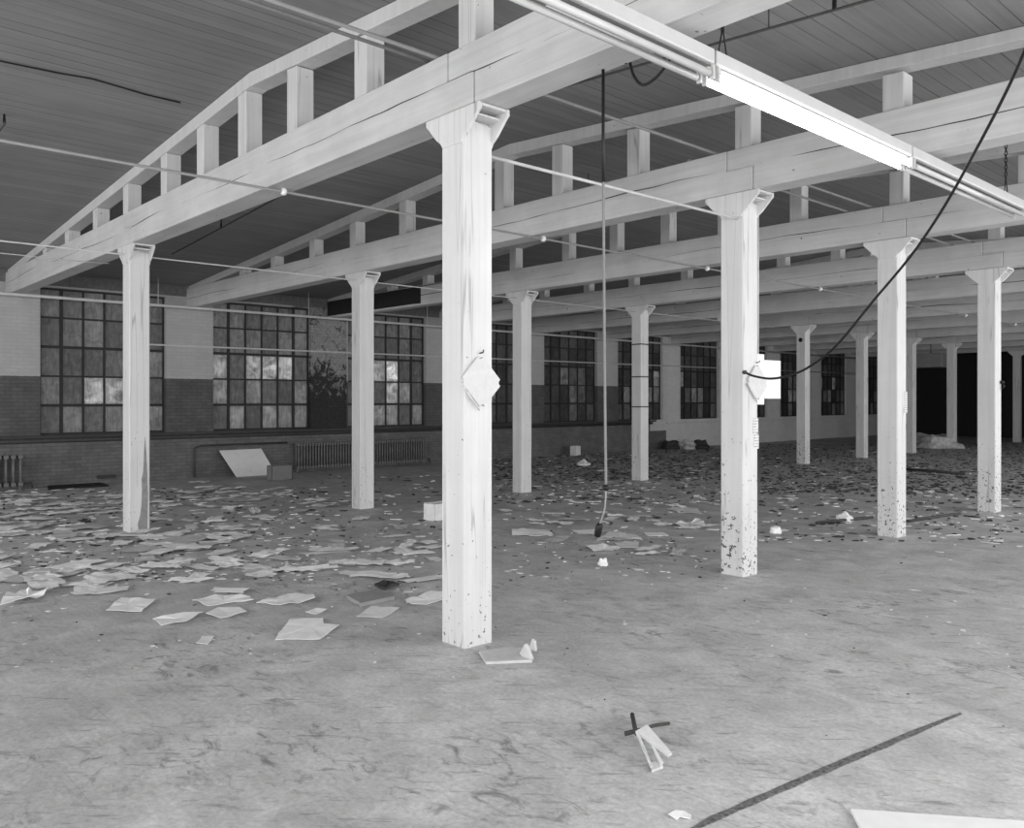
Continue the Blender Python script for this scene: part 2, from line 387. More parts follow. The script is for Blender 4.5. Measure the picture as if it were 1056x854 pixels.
struct(mb.obj('wall_far', 'far'), 'unlit black end wall beyond the last columns', 'wall')

# ------------------------------------------------------------------ columns
CH = 0.121; CCX, CCY = -0.118, 0.118       # half width, centre of a column relative to its near corner
BZ0, BZ1 = 3.49, 3.885                    # tie beam
def column_proto(mat):
    t = thing('timber_column', '', 'column', kind='thing', group='white timber columns')
    b = bmesh.new(); bmesh.ops.create_cube(b, size=1)
    for v in b.verts: v.co = Vector((v.co.x * 2 * CH, v.co.y * 2 * CH, (v.co.z + .5) * 3.402))
    bmesh.ops.bevel(b, geom=[e for e in b.edges if abs(e.verts[0].co.z - e.verts[1].co.z) > 1], offset=0.011, segments=1, affect='EDGES')
    mb = MB(); mb.add(b); mb.obj('shaft', mat, t)
    # capital: two flared cheek plates with bearing ledges between them
    cp = MB(); w = CH
    prof = [(-w + .02, 3.265), (-w - .002, 3.30), (-w - .05, 3.335), (-w - .135, 3.425), (-w - .16, 3.445), (-w - .16, BZ0 - .004), (w + .16, BZ0 - .004), (w + .16, 3.445), (w + .135, 3.425), (w + .05, 3.335), (w + .002, 3.30), (w - .02, 3.265)]
    for s in (-1, 1):
        y0, y1 = sorted((s * (w - .016), s * (w + .010))); cp.prism(prof, 'y', y0, y1, .004)
    cp.box(-w - .15, w + .15, -w + .002, w - .002, BZ0 - .022, BZ0 - .004, .003)
    cp.box(-w - .09, w + .09, -w + .002, w - .002, 3.426, 3.440, .003)
    cp.box(-w + .03, w - .03, -w + .002, w - .002, 3.404, BZ0 - .024)
    cp.obj('capital', mat, t)
    return t
pA = column_proto('column'); pW = column_proto('worn')
ORD = ['first', 'second', 'third', 'fourth', 'fifth', 'sixth', 'seventh', 'eighth', 'ninth', 'tenth', 'eleventh', 'twelfth']
A_LAB = ['tall white timber column nearest the camera, diamond placard on it', 'white timber column carrying white electrical boxes and a black cable',
         'white timber column with a small printed notice, crossed by the sagging black cable', 'white timber column with peeling paint at its foot, beside a black hook',
         'white timber column behind the peeling one in the near column line', 'white timber column far along the near column line']
B_LAB = ['white timber column by the first window, grey bare patch at its foot', 'white timber column in front of the long radiator',
         'white timber column behind and just beside the nearest column', 'white timber column beyond the hanging black cord, banded with dark ties',
         'white timber column hidden behind the column with the electrical boxes', 'slim white column with a dark round hole below its capital',
         'slim white column just short of the column with the notice, before a black opening', 'far white column mostly behind the column with the notice',
         'far white column beside the pale rubble heap', 'far white column hidden behind the peeling column', 'farthest white column visible beyond the peeling column']
cols = {}
used = set()
for line, xs, labs in (('A', 0.0, A_LAB), ('B', -BAY, B_LAB)):
    for k, lab in enumerate(labs):
        p = pW if (line, k) in (('A', 3), ('A', 2), ('B', 5), ('A', 1)) else pA
        loc = (xs + CCX, k * SP + CCY, 0)
        if id(p) not in used: used.add(id(p)); p.location = loc; p['label'] = lab; cols[line, k] = p
        else: cols[line, k] = dup(p, loc, lab)
# bare wood where the paint has come off the first far column
c = cols['B', 0]; px = -BAY + CCX + CH + .002
def face_patch(pts, X, parent, name, mat):
    q = [at(x, y, X=X) for x, y in pts]
    MB().prism([(v.y - parent.location.y, max(v.z, .003)) for v in q], 'x', X - parent.location.x - .001, X - parent.location.x + .002).obj(name, mat, parent)['label'] = 'bare grey wood where the paint is lost'
face_patch([(149.5, 450), (151, 470), (152, 490), (152.5, 510), (152, 546), (143, 547), (142, 541), (144.5, 532), (146, 520), (146.5, 505), (146, 494), (147.5, 488), (148.5, 470)], px, c, 'bare_patch', 'bare')

# ------------------------------------------------------------------ roof frames
RFD = 0.135
def frame_proto():
    t = thing('roof_frame', '', 'roof frame', kind='thing', group='white timber roof frames')
    y0, y1 = -0.002, 0.236
    js = [-BAY, 0.0]                        # joints over the columns
    segs = [(XW, -BAY, 0.0), (-BAY, 0.0, 0.010), (0.0, XE, 0.004)]
    zm = 3.70
    for i, (a, b, pr) in enumerate(segs):
        la, ua = (a + .105, a - .165) if i else (a, a)
        lb, ub = (b + .10, b - .17) if i < 2 else (b, b)
        MB().prism([(la, BZ0), (lb, BZ0), (lb, zm), (ub, zm), (ub, BZ1), (ua, BZ1), (ua, zm), (la, zm)], 'y', y0 - pr, y1 + pr, .006).obj('tie_beam', 'beam', t)
    xb = RID - (ZR - RFD - BZ1) / SL
    MB().prism([(XW, zc(XW) - .003), (RID, ZR - .003), (RID, ZR - RFD), (xb, BZ1 + .002), (XW, BZ1 + .002)], 'y', .03, .21, .006).obj('rafter', 'rafter', t)
    MB().prism([(RID, ZR - .003), (XE, zc(XE) - .003), (XE, max(zc(XE) - RFD, BZ1 + .002)), (RID, ZR - RFD)], 'y', .03, .21, .006).obj('rafter', 'rafter', t)
    for x in (-10.6, -9.35, -8.0, -6.77, -5.48, -4.45, -3.46, -2.48, -1.39, -.112, 1.24, 2.5, 3.75, 4.95):
        w = .172
        zt = min(zc(x), zc(x + w)) - RFD - .001
        MB().prism([(x, BZ1 + .001), (x + w, BZ1 + .001), (x + w, zc(x + w) - RFD - .001), (x, zc(x) - RFD - .001)], 'y', .036, .204, .008).obj('post', 'post', t)
    return t
fp = frame_proto()
FR_LAB = ['white timber roof frame resting on the nearest column, crossing the top of the photo', 'white timber roof frame resting on the column with the electrical boxes'] + \
         ['white timber roof frame, %s counted from the camera' % w for w in ORD[2:11]]
fp['label'] = FR_LAB[0]; fp.location = (0, 0, 0)
for k in range(1, 11): dup(fp, (0, k * SP, 0), FR_LAB[k])

fr3 = [o for o in bpy.data.objects if o.get('label') == FR_LAB[2]][0]
xa, xb_ = XW + .01, at(434, 306, Y=2 * SP).x
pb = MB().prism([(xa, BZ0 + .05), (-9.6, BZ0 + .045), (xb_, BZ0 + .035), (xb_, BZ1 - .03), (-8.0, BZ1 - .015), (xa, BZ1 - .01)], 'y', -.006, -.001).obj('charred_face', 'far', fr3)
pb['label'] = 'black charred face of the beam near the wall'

# ------------------------------------------------------------------ fluorescent strip lights
FXX, FZ = 1.63, 3.30
def fixture(y0, y1, lit, label):
    t = thing('fluorescent_fixture', label, 'strip light', (FXX, y0, FZ), 0, 'fluorescent strip lights hung end to end'); L = y1 - y0
    MB().prism([(-.040, .056), (.040, .056), (.046, .062), (.046, .135), (-.046, .135), (-.046, .062)], 'y', .004, L - .004, .004).obj('housing', 'white', t)
    MB().box(-.037, .037, .02, L - .02, .045, .056, .003).obj('gap_shade_strip', 'carton', t)  # added dark strip: paints the shadow gap between housing and tubes
    for sx in (-.040, .040):
        MB().tube([(sx, .05, 0), (sx, L - .05, 0)], .019, 12).obj('tube', 'lit' if lit else 'tube', t)
        for yy in (.02, L - .02):
            h = MB(); h.box(sx - .014, sx + .014, yy - .010, yy + .010, -.026, .05, .005); h.box(min(sx, 0), max(sx, 0), yy - .010, yy + .010, .040, .056); h.obj('lamp_holder', 'white', t)
    return t
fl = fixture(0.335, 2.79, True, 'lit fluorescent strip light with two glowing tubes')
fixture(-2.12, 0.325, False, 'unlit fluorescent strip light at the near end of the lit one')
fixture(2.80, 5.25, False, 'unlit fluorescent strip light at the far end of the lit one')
# suspension chains: alternate links, with a V hanger at the foot
def chain(yy, label):
    ch = MB(); zt, z = 3.60, zc(FXX) - .01; i = 0
    while z > zt:
        r = [(0, .011 * math.cos(a), .02 * math.sin(a)) for a in [2 * PI * k / 10 for k in range(11)]]
        if i % 2: r = [(p[1], 0, p[2]) for p in r]
        ch.tube([(FXX + p[0], yy + p[1], z - .02 + p[2]) for p in r], .0045, 5, caps=False); z -= .031; i += 1
    ch.tube([(FXX, yy, zc(FXX) - .02), (FXX, yy, zc(FXX))], .006, 6)
    ch.tube([(FXX, yy - .045, FZ + .135), (FXX, yy, zt + .004), (FXX, yy + .045, FZ + .135)], .005, 6)
    tag(ch.obj('suspension_chain', 'black'), label, 'chain')
chain(.46, 'black link chain holding up the lit strip light')
chain(4.9, 'link chain over the far unlit strip light')
chain(-1.7, 'link chain over the near unlit strip light')

# ------------------------------------------------------------------ pipes
def pipe(name, label, pts, r, mat, cat='pipe', n=10, group=None): return tag(MB().tube(pts, r, n).obj(name, mat), label, cat, group)
YL0, YL1 = -4.5, 34.0
p = thing('sprinkler_pipe', 'grey pipe clamped beneath the beams, second bay from the windows', 'pipe', (-2.70, 0, BZ0 - .030))
MB().tube([(0, YL0, 0), (0, YL1, 0)], .012, 10).obj('pipe_run', 'gpipe', p)
for k in range(0, 9):
    MB().lathe([(.012, -.022), (.030, -.018), (.034, 0), (.030, .016), (.012, .022)], 12, Matrix.Translation((0, k * SP + .12, 0)) @ Matrix.Rotation(PI / 2, 4, 'X')).obj('clamp', 'boxw', p)
a, b = at(508, 161, Y=.28), at(740, 222, Y=SP - .03)
pipe('conduit', 'pale conduit strung from the nearest column to the next', [(-.06, CCY + CH, 3.235), (-.06, SP + CCY - CH, 3.25)], .012, 'pipe', 'conduit')
pipe('conduit', 'pale pipe lying across the beam tops, by the near columns', [(-.33, YL0, BZ1 + .03), (-.33, YL1, BZ1 + .03)], .014, 'gpipe', 'pipe')
pipe('conduit', 'pale pipe across the beam tops, left of a close pair over the nearest beam', [(-.42, YL0, BZ1 + .025), (-.42, .20, BZ1 + .025)], .013, 'gpipe', 'pipe')
pipe('conduit', 'pale pipe across the beam tops behind the boxed column', [(-.62, SP + .03, BZ1 + .022), (-.62, YL1, BZ1 + .022)], .014, 'gpipe', 'pipe')
w1 = thing('steam_pipe', 'pale pipe high in front of the windows on hanger rods', 'pipe', (-12.5, 0, 3.44))
MB().tube([(0, YL0, .02), (0, YL1, -.03)], .028, 10).obj('pipe_run', 'pipe', w1)
for k in range(0, 9):
    yy = 1.65 + (k + 1) * SP - 2.4
    MB().tube([(0, yy, .02), (0, yy, zc(-12.5) - 3.44)], .009, 6).obj('hanger_rod', 'pipe', w1)
pipe('steam_pipe', 'thin pale pipe fixed across the window bays at mid height', [(XW + .02, 2.45, 2.71), (XW + .02, YL1, 2.78)], .018, 'pipe')
pipe('steam_pipe', 'thick dark heating main along the wall below the windows', [(XW + .042, YB, .855), (XW + .042, 18.4, .855)], .04, 'dpipe')
a = at(88, 270.5, Z=3.462)
pipe('wire', 'thin wire under the nearest beam close to the brick wall', [(a.x, YL0, 3.468), (a.x, a.y, 3.468), (a.x, a.y + .3, 3.478)], .007, 'pipe', 'wire', 6)
q0 = at(120, 260.5, X=-6.52)
pipe('wire', 'thin pale wire running past the capitals of the far columns', [(-6.54, YL0, q0.z - .01), (-6.54, 15, q0.z - .01)], .010, 'pipe', 'wire', 6)
# sprinkler branch in the first full bay, hung from the ceiling, with heads
def branch(yb, x0, x1, label, heads, rods, off=.36):
    t = thing('sprinkler_branch', label, 'sprinkler', (0, yb, 0))
    pts = [(x0, 0, zc(x0) - off)] + ([(RID, 0, zc(RID) - off)] if x0 < RID < x1 else []) + [(x1, 0, zc(x1) - off)]
    MB().tube(pts, .010, 8).obj('pipe_run', 'dpipe', t)
    for hx in heads:
        z = zc(hx) - off
        h = MB()
        h.lathe([(.012, 0), (.014, .02), (.014, .06), (.010, .065), (.010, .10)], 10, Matrix.Translation((hx, 0, z)))
        h.tube([(hx - .008, 0, z + .1), (hx - .028, 0, z + .13), (hx - .008, 0, z + .165)], .005, 6); h.tube([(hx + .008, 0, z + .1), (hx + .028, 0, z + .13), (hx + .008, 0, z + .165)], .005, 6)
        h.lathe([(.01, z + .160), (.045, z + .168), (.045, z + .175), (.01, z + .180)], 12, Matrix.Translation((hx, 0, 0)))
        h.obj('sprinkler_head', 'black', t)
    for rx in rods:
        MB().tube([(rx, 0, zc(rx) - off), (rx, 0, zc(rx))], .005, 6).obj('hanger_rod', 'dpipe', t)
    return t
branch(1.65, -9.5, 6.2, 'dark sprinkler pipe under the ceiling behind the lit strip light', (1.66, -.75, -2.9, -7.6), (1.2, -1.3, -5.2), .24)
branch(-1.5, -12.0, -5.45, 'dark sprinkler pipe under the ceiling nearest the camera', (-5.5,), (-5.8,), .10)
branch(1.65 + SP, -9.5, 6.2, 'dark sprinkler pipe under the ceiling of the bay beyond', (-1.0, -5.5), (-3.4,), .24)
# dark electric wire tacked to the ceiling boards
w = [at(x, y, Z=4.3) for x, y in ((0, 80), (90, 99), (190, 121), (197, 128))]
pipe('wire', 'dark wire tacked along the ceiling boards up to the rafter', [(v.x, v.y, zc(v.x) - .012) for v in [at(x, y, Z=4.42) for x, y in ((-60, 67), (0, 80), (60, 92), (95, 98), (150, 113), (186, 121))]], .008, 'black', 'wire', 6)

# ------------------------------------------------------------------ cables
hg = at(622, 72, Y=.245)
t = thing('pendant_cord', 'black cord hanging from the nearest beam with a connector at its end', 'cord', (hg.x, .2, BZ0))
hz = [(622, 72), (622, 140), (623, 300), (624, 420), (625, 503), (624, 522), (621, 534), (618.5, 541)]
P = [at(x, y, Y=.2) - Vector((hg.x, .2, BZ0)) for x, y in hz]; P[0].z = -.001
MB().tube(P[:5], .0078, 8, 6).obj('cord', 'grey_cord', t); MB().tube([P[0], P[1], P[1] + (P[2] - P[1]) * .3], .0092, 8).obj('cord_sleeve', 'black', t)
MB().tube(P[4:], .005, 8, 5).obj('cord_tail', 'metal', t)
MB().lathe([(.008, -.018), (.02, -.008), (.02, .008), (.008, .018)], 10, Matrix.Translation(P[4])).obj('knot', 'black', t)
d0, d1 = P[-1], at(615.8, 553, Y=.2) - Vector((hg.x, .2, BZ0))
dd = (d1 - d0).normalized(); mt = Matrix.Translation(d0) @ dd.to_track_quat('Z', 'Y').to_matrix().to_4x4(); L = (d1 - d0).length
MB().lathe([(.010, -.008), (.017, 0), (.021, .008), (.021, L * .8), (.019, L * .82), (.019, L)], 14, mt).obj('connector', 'black', t)

lp = [at(x, y, Y=.262) for x, y in ((649.5, 58), (650, 66), (654, 79), (662.5, 87.5), (674, 82), (685, 70), (695, 55), (704, 43), (716, 35.5))]
lp = [Vector((lp[0].x, .225, BZ0 + .0))] + lp + [Vector((lp[-1].x + .03, .236, lp[-1].z + .02))]
tag(MB().tube(lp, .0085, 8, 8).obj('cable_loop', 'black'), 'black cable looping from the beam over the strip light', 'cable')

pts = []
for x, y, d in ((768, 384, 7.42), (778, 388, 7.36), (795, 390.5, 7.25), (815, 387, 7.1), (835, 378, 6.95), (862, 357, 6.7), (900, 311, 6.4), (940, 263, 6.1), (975, 211, 5.8), (1010, 148, 5.45), (1036, 98, 5.15), (1056, 54, 4.9), (1080, -10, 4.6)):
    pts.append(at(x, y, D=d))
last = pts[-1]; pts.append(Vector((last.x + .12, last.y - .05, zc(last.x + .12) - .005)))
t = thing('power_cable', 'thick black cable sagging from the ceiling to the boxed column', 'cable', tuple(pts[0]))
MB().tube([p - pts[0] for p in pts], .010, 8, 6).obj('cable_run', 'black', t)
MB().lathe([(.012, -.02), (.018, -.012), (.018, .012), (.012, .02)], 12, Matrix.Rotation(PI / 2, 4, 'Y')).obj('cable_gland', 'dpipe', t)

# ------------------------------------------------------------------ things on the columns
def diamond(k, cy, cz, label, r=.195):
    t = thing('diamond_placard', label, 'sign', (CCX + CH + .014, k * SP + cy, cz), 0, 'diamond placards')
    b = bmesh.new(); s = r * math.sqrt(2)
    bmesh.ops.create_cube(b, size=1)
    for v in b.verts: v.co = Vector((v.co.x * .022, v.co.y * s * .90, v.co.z * s * .97))
    bmesh.ops.bevel(b, geom=[e for e in b.edges if abs(e.verts[0].co.x - e.verts[1].co.x) > .01], offset=.03, segments=3, affect='EDGES')
    bmesh.ops.rotate(b, verts=b.verts, cent=(0, 0, 0), matrix=Matrix.Rotation(PI / 4, 3, 'X'))
    mb = MB(); mb.add(b); mb.obj('plate', 'placard', t)
    # battens nailed along the lower edge
    mb = MB(); mb.tube([(.013, -r * .9, -.01), (.013, -.02, -r * .95)], .006, 6); mb.obj('edge_strip', 'column', t)
    MB().tube([(-.008, 0, r * .95), (.025, 0, r * .97), (.03, .0, r * 1.06)], .005, 6).obj('hook', 'dpipe', t)
    return t
diamond(0, .122, 1.722, 'white diamond placard hooked on the nearest column')
diamond(1, .20, 1.765, 'white diamond placard beside the electrical boxes', .19)
t = thing('electrical_box', 'white electrical boxes with conduit on the side of the second column', 'electrical box', (0, SP + CCY + CH, 1.56))
MB().box(-.20, .0, .001, .118, 0, .47, .006).obj('enclosure', 'boxw', t)
MB().box(-.19, .0, .120, .41, .055, .418, .006).obj('switch_box', 'boxw', t)
MB().tube([(-.03, .052, .47), (-.03, .052, 1.90)], .012, 8).obj('conduit', 'pipe', t)
MB().tube([(-.05, .018, .47), (-.05, .018, 1.88)], .010, 8).obj('conduit', 'dpipe', t)
MB().tube([(-.03, .02, 0), (-.03, .02, -.14), (-.05, .012, -.34)], .010, 8).obj('conduit', 'dpipe', t)
for k, ya, yb, z0, z1, lab in ((1, .15, .232, 1.30, 1.435, 'small printed notice tacked under the diamond on the boxed column'), (1, .165, .240, 1.155, 1.29, 'lower printed notice on the boxed column'), (2, .17, .243, 1.45, 1.70, 'printed notice curling off the third column')):
    me = MB(); x = CCX + CH
    me.prism([(x + .0015, ya), (x + .004, (ya + yb) / 2), (x + .008, yb), (x + .010, yb), (x + .006, (ya + yb) / 2), (x + .003, ya)], 'z', z0, z1)
    o = me.obj('paper_notice', 'notice'); o.location = (0, k * SP, 0); tag(o, lab, 'notice')
# hook on the fourth column and ties on another
o = MB().lathe([(.012, 0), (.03, .01), (.03, .035), (.012, .05)], 10, Matrix.Translation((CCX + CH, 3 * SP + .2, 1.86)) @ Matrix.Rotation(PI / 2, 4, 'Y')).tube([(CCX + CH + .02, 3 * SP + .2, 1.86), (CCX + CH + .05, 3 * SP + .2, 1.80), (CCX + CH + .02, 3 * SP + .2, 1.76)], .012, 6).obj('wall_hook', 'black')
tag(o, 'black iron hook on the peeling fourth column', 'hook')
for z in (2.72, 2.07, 1.47):
    mb = MB(); mb.box(-CH - .006, CH + .006, -CH - .006, CH + .006, z - .012, z + .012)
    mb.obj('tie_band', 'dpipe', cols['B', 3], (0, 0, 0))
    break
for z in (2.07, 1.47):
    c = [x for x in cols['B', 3].children if x.name.startswith('tie_band')][0].copy(); C.objects.link(c); c.parent = cols['B', 3]; c.location = (0, 0, z - 2.72)
h = MB().lathe([(.045, 0), (.055, .01), (.03, .012), (.03, .02)], 14, Matrix.Translation((0, -CH - .002, 3.12)) @ Matrix.Rotation(PI / 2, 4, 'X')).obj('bolt_washer', 'black', cols['B', 5])

# ------------------------------------------------------------------ things along the brick wall
def radiator(y0, y1, n, z0, z1, label):
    t = thing('radiator', label, 'radiator', (XW + .16, y0, 0), 0, 'cast iron radiators'); L = y1 - y0; s = L / n
    b = MB()
    for i in range(n):
        y = (i + .5) * s
        for dx in (-.055, .055): b.tube([(dx, y, z0 + .02), (dx, y, z1 - .02)], min(.02, s * .26), 6)
        for zz in (z0 + .03, z1 - .03): b.box(-.075, .075, y - s * .36, y + s * .36, zz - .035, zz + .035, .012)
    b.obj('sections', 'rad', t)
    for y in (s * .5, L / 2, L - s * .5): MB().lathe([(.03, 0), (.022, .02), (.018, z0 + .01)], 8, Matrix.Translation((0, y, 0))).obj('leg', 'rad', t)
    MB().tube([(0, L - .01, z0 + .04), (0, L + .12, z0 + .04), (0, L + .14, .02)], .018, 8).obj('feed_pipe', 'dpipe', t)
radiator(-1.0, .25, 11, .07, .62, 'short iron radiator at the foot of the brick wall, nearest the camera')
radiator(5.61, 9.17, 50, .07, .64, 'long many-ribbed iron radiator behind the second far column')
# leaning board and carton
Y0, Y1 = 3.98, 4.95
b = bmesh.new(); q = [(XW + .52, Y0 + .09, .006), (XW + .52, Y1, .006), (XW + .05, Y1 - .12, .54), (XW + .05, Y0 - .08, .535)]
vs = [b.verts.new(p) for p in q]; f = b.faces.new(vs); r = bmesh.ops.extrude_face_region(b, geom=[f])
bmesh.ops.translate(b, verts=[v for v in r['geom'] if isinstance(v, bmesh.types.BMVert)], vec=(.014, 0, .012)); bmesh.ops.recalc_face_normals(b, faces=b.faces)
mb = MB(); mb.add(b); tag(mb.obj('leaning_board', 'bboard'), 'pale flat board leaning against the brick wall', 'board')
def carton(loc, sx, sy, sz, rz, mat, label, name='cardboard_box'):
    t = thing(name, label, 'box', loc, rz)
    w = .006; m = MB()
    for a in ((-sx, -sx + w, -sy, sy), (sx - w, sx, -sy, sy), (-sx, sx, -sy, -sy + w), (-sx, sx, sy - w, sy)): m.box(a[0], a[1], a[2], a[3], 0, sz)
    m.box(-sx, sx, -sy, sy, 0, w); m.obj('carton', mat, t)
    for sgn in (-1, 1):
        fb = MB(); fb.box(0, sx * .98, -sy * .98, sy * .98, 0, w); fl_ = fb.obj('flap', mat, t); fl_.location = (sgn * sx, 0, sz + .001); fl_.rotation_euler = (0, (.06 if sgn < 0 else PI - .06) * -1 if sgn < 0 else PI + .06, 0)
    return t
v = at(289, 495.5, Z=0)
carton((v.x - .13, v.y + .05, 0), .11, .22, .29, .0, 'carton', 'small grey cardboard box in front of the leaning board')
v = at(446, 537, Z=0)
carton((v.x - .06, v.y + .19, 0), .11, .22, .22, .12, 'paper2', 'pale open box partly behind the nearest column')
v = at(596, 470, Z=0)
carton((v.x - .15, v.y + .05, 0), .10, .12, .27, .1, 'paper2', 'small pale box by the far dark dado')
v = at(94, 506, Z=0)
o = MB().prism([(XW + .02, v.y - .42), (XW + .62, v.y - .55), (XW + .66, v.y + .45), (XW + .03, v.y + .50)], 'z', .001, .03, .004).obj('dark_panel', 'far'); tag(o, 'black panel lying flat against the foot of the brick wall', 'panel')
# vent slot low in the brick wall
v = at(109, 493.5, X=XW)
t = thing('wall_vent', 'dark iron vent low in the brick wall behind the first far column', 'vent', (XW, v.y, .10))
MB().box(.0, .05, -.16, .16, 0, .07, .006).obj('vent_frame', 'ledge', t)
for k in range(3): MB().box(.045, .055, -.14, .14, .012 + k * .02, .02 + k * .02).obj('slat', 'junk', t)
# pipe elbow rising beside the second pier
pipe('steam_pipe', 'short dark riser beside the leaning board', [(XW + .06, 3.38, .02), (XW + .06, 3.38, .62), (XW + .06, 3.5, .66), (XW + .06, 5.45, .66)], .018, 'dpipe')

# ------------------------------------------------------------------ floor: paper
def poly_sheet(px, label, mat, z=.004, th=.003, curl=0.0, ragged=.006, name='paper_sheet', group=None, cat='paper'):
    q = [at(x, y, Z=0) for x, y in px]; c0 = sum(q, Vector()) / len(q); c0.z = 0
    mb = bmesh.new()
    rag = []
    for i in range(len(q)):
        a, b2 = q[i], q[(i + 1) % len(q)]; L = (b2 - a).length; k = max(1, int(L / .07))
        for j in range(k):
            f = j / k; m_ = a.lerp(b2, f)
            if j: m_ = m_ + Vector((random.uniform(-1, 1), random.uniform(-1, 1), 0)) * ragged
            rag.append(m_)
    q = rag
    top = [mb.verts.new((p.x - c0.x, p.y - c0.y, z + th + random.uniform(0, curl))) for p in q]
    bot = [mb.verts.new((v.co.x, v.co.y, max(.0005, v.co.z - th))) for v in top]
    n = len(top); ce = mb.verts.new((0, 0, z + th)); cb = mb.verts.new((0, 0, z))
    for i in range(n):
        j = (i + 1) % n
        mb.faces.new((ce, top[i], top[j])); mb.faces.new((cb, bot[j], bot[i])); mb.faces.new((top[i], bot[i], bot[j], top[j]))
    bmesh.ops.recalc_face_normals(mb, faces=mb.faces)
    m = MB(); m.add(mb); o = m.obj(name, mat); o.location = c0
    return tag(o, label, cat, group)
poly_sheet([(283.5, 661), (330, 661), (350, 646), (334, 644.5), (333.5, 639), (314, 639), (298, 641)], 'large clean white folded sheet lying closest to the camera', 'paper', curl=.012)
poly_sheet([(109, 632), (146, 632), (160, 619), (125, 617.5), (120, 621)], 'white sheet alone on the floor at the near edge of the litter', 'paper', curl=.015)
poly_sheet([(157, 639), (166, 647), (192, 643), (210, 632), (190, 634)], 'narrow pale sheet between two wider white sheets', 'paper', curl=.015)
poly_sheet([(198, 620), (215, 627), (233, 623), (262, 621), (258, 616), (222, 615)], 'torn white sheet, the farther of an overlapping pair', 'paper', curl=.02)
poly_sheet([(212, 636), (228, 641), (254, 633), (247, 628), (224, 629)], 'torn white sheet, the nearer of an overlapping pair', 'paper', z=.012, curl=.015)
poly_sheet([(202, 664.5), (214, 665.5), (221, 657), (208, 657)], 'small pale square of paper out on the bare floor', 'paper2', curl=.004)
poly_sheet([(367, 637), (394, 638.5), (412, 628), (384, 626)], 'grey-white sheet in front of the dark flat folder', 'paper2', curl=.006)
poly_sheet([(424, 627), (440, 625.5), (457, 621), (466, 613), (444, 612), (418, 620)], 'curled white sheet running behind the nearest column', 'paper', curl=.03)
poly_sheet([(264, 624), (289, 627.5), (325, 620), (324, 614), (296, 613.5)], 'wide pale sheet with ragged edge at the middle of the litter', 'paper', curl=.025)
poly_sheet([(315, 633), (325, 635), (337, 630), (326, 629)], 'small torn scrap behind the large folded sheet', 'paper', curl=.01)
poly_sheet([(0, 625), (7, 617), (27, 609), (33, 612), (54, 610), (45, 616), (30, 622)], 'heap of pale torn sheet at the edge of the litter, close to the camera side', 'paper', curl=.05)
poly_sheet([(528, 547), (528, 553), (555, 554), (571, 553), (566, 548), (545, 546)], 'long pale sheet just past the nearest column', 'paper', curl=.02)
poly_sheet([(590, 547.5), (596, 551), (620, 551), (612, 546.5)], 'pale strip of paper right behind the hanging connector', 'paper', curl=.01)
poly_sheet([(604, 565), (612, 570.5), (632, 570), (640, 565), (622, 563)], 'white crumpled sheet on the floor below the hanging connector', 'paper', curl=.03)
poly_sheet([(634, 561), (638, 565.5), (658, 566), (659, 560), (645, 559)], 'pale flat sheet next to the crumpled one below the connector', 'paper2', curl=.01)
poly_sheet([(615, 558), (640, 556.5), (663, 557), (655, 552), (628, 549)], 'wide dull sheet on the floor below the hanging connector', 'paper2', curl=.012)
poly_sheet([(664, 550), (668, 553.5), (690, 553), (684, 550)], 'thin white strip of paper between the hanging cord and the boxed column', 'paper', curl=.006)
poly_sheet([(688, 525), (700, 529), (724, 531), (720, 526), (700, 523)], 'long grey sheet farther back between the cord and the boxed column', 'paper2', curl=.015)
poly_sheet([(690, 541), (705, 545), (729, 544), (722, 537), (708, 540)], 'crumpled grey sheets close to the boxed column', 'paper2', curl=.04)
poly_sheet([(623, 536), (632, 537), (644, 532), (636, 530.5)], 'small pale sheet lying behind the hanging cord', 'paper2', curl=.01)
poly_sheet([(689, 842), (698, 847), (701, 844), (712, 847), (713, 843), (705, 838), (696, 838)], 'small torn white scrap on the bare floor by the dark slot', 'paper', curl=.004)
# scattered sheets: a dozen crumpled shapes, copied
def sheet_mesh(i, mat):
    rnd = random.Random(100 + i); L, W = rnd.uniform(.28, .44), rnd.uniform(.14, .24)
    b = bmesh.new(); nx, ny = 5, 4; g = []
    ax, ay, ph = rnd.uniform(.002, .018), rnd.uniform(.002, .014), rnd.uniform(0, 6)
    for ix in range(nx + 1):
        row = []
        for iy in range(ny + 1):
            u, v = ix / nx - .5, iy / ny - .5
            z = .006 + abs(ax * math.sin(u * 5 + ph)) + abs(ay * math.sin(v * 6 + ph * 2)) + rnd.uniform(0, .007)
            x, y = u * L * (1 + .12 * math.sin(v * 4 + ph)), v * W * (1 + .15 * math.sin(u * 5 + ph))
            if rnd.random() < .05: x *= .8; y *= .8
            row.append(b.verts.new((x, y, z)))
        g.append(row)
    for ix in range(nx):
        for iy in range(ny):
            if i % 3 == 0 and (ix, iy) in ((0, 0), (nx - 1, ny - 1)): continue
            b.faces.new((g[ix][iy], g[ix + 1][iy], g[ix + 1][iy + 1], g[ix][iy + 1]))
    bmesh.ops.recalc_face_normals(b, faces=b.faces)
    r = bmesh.ops.extrude_face_region(b, geom=b.faces[:])
    bmesh.ops.translate(b, verts=[v for v in r['geom'] if isinstance(v, bmesh.types.BMVert)], vec=(0, 0, -.0015))
    bmesh.ops.recalc_face_normals(b, faces=b.faces)
    m = MB(); m.add(b); return m.mesh('paper_sheet', mat)
SHEETS = [sheet_mesh(i, ('paper', 'paper2', 'paper', 'paper2', 'paper3', 'paper2')[i % 6]) for i in range(18)]
def blocked(v):
    for (l, k), c in cols.items():
        if abs(v.x - c.location.x) < .3 and abs(v.y - c.location.y) < .3: return True
    return v.x < XW + .6
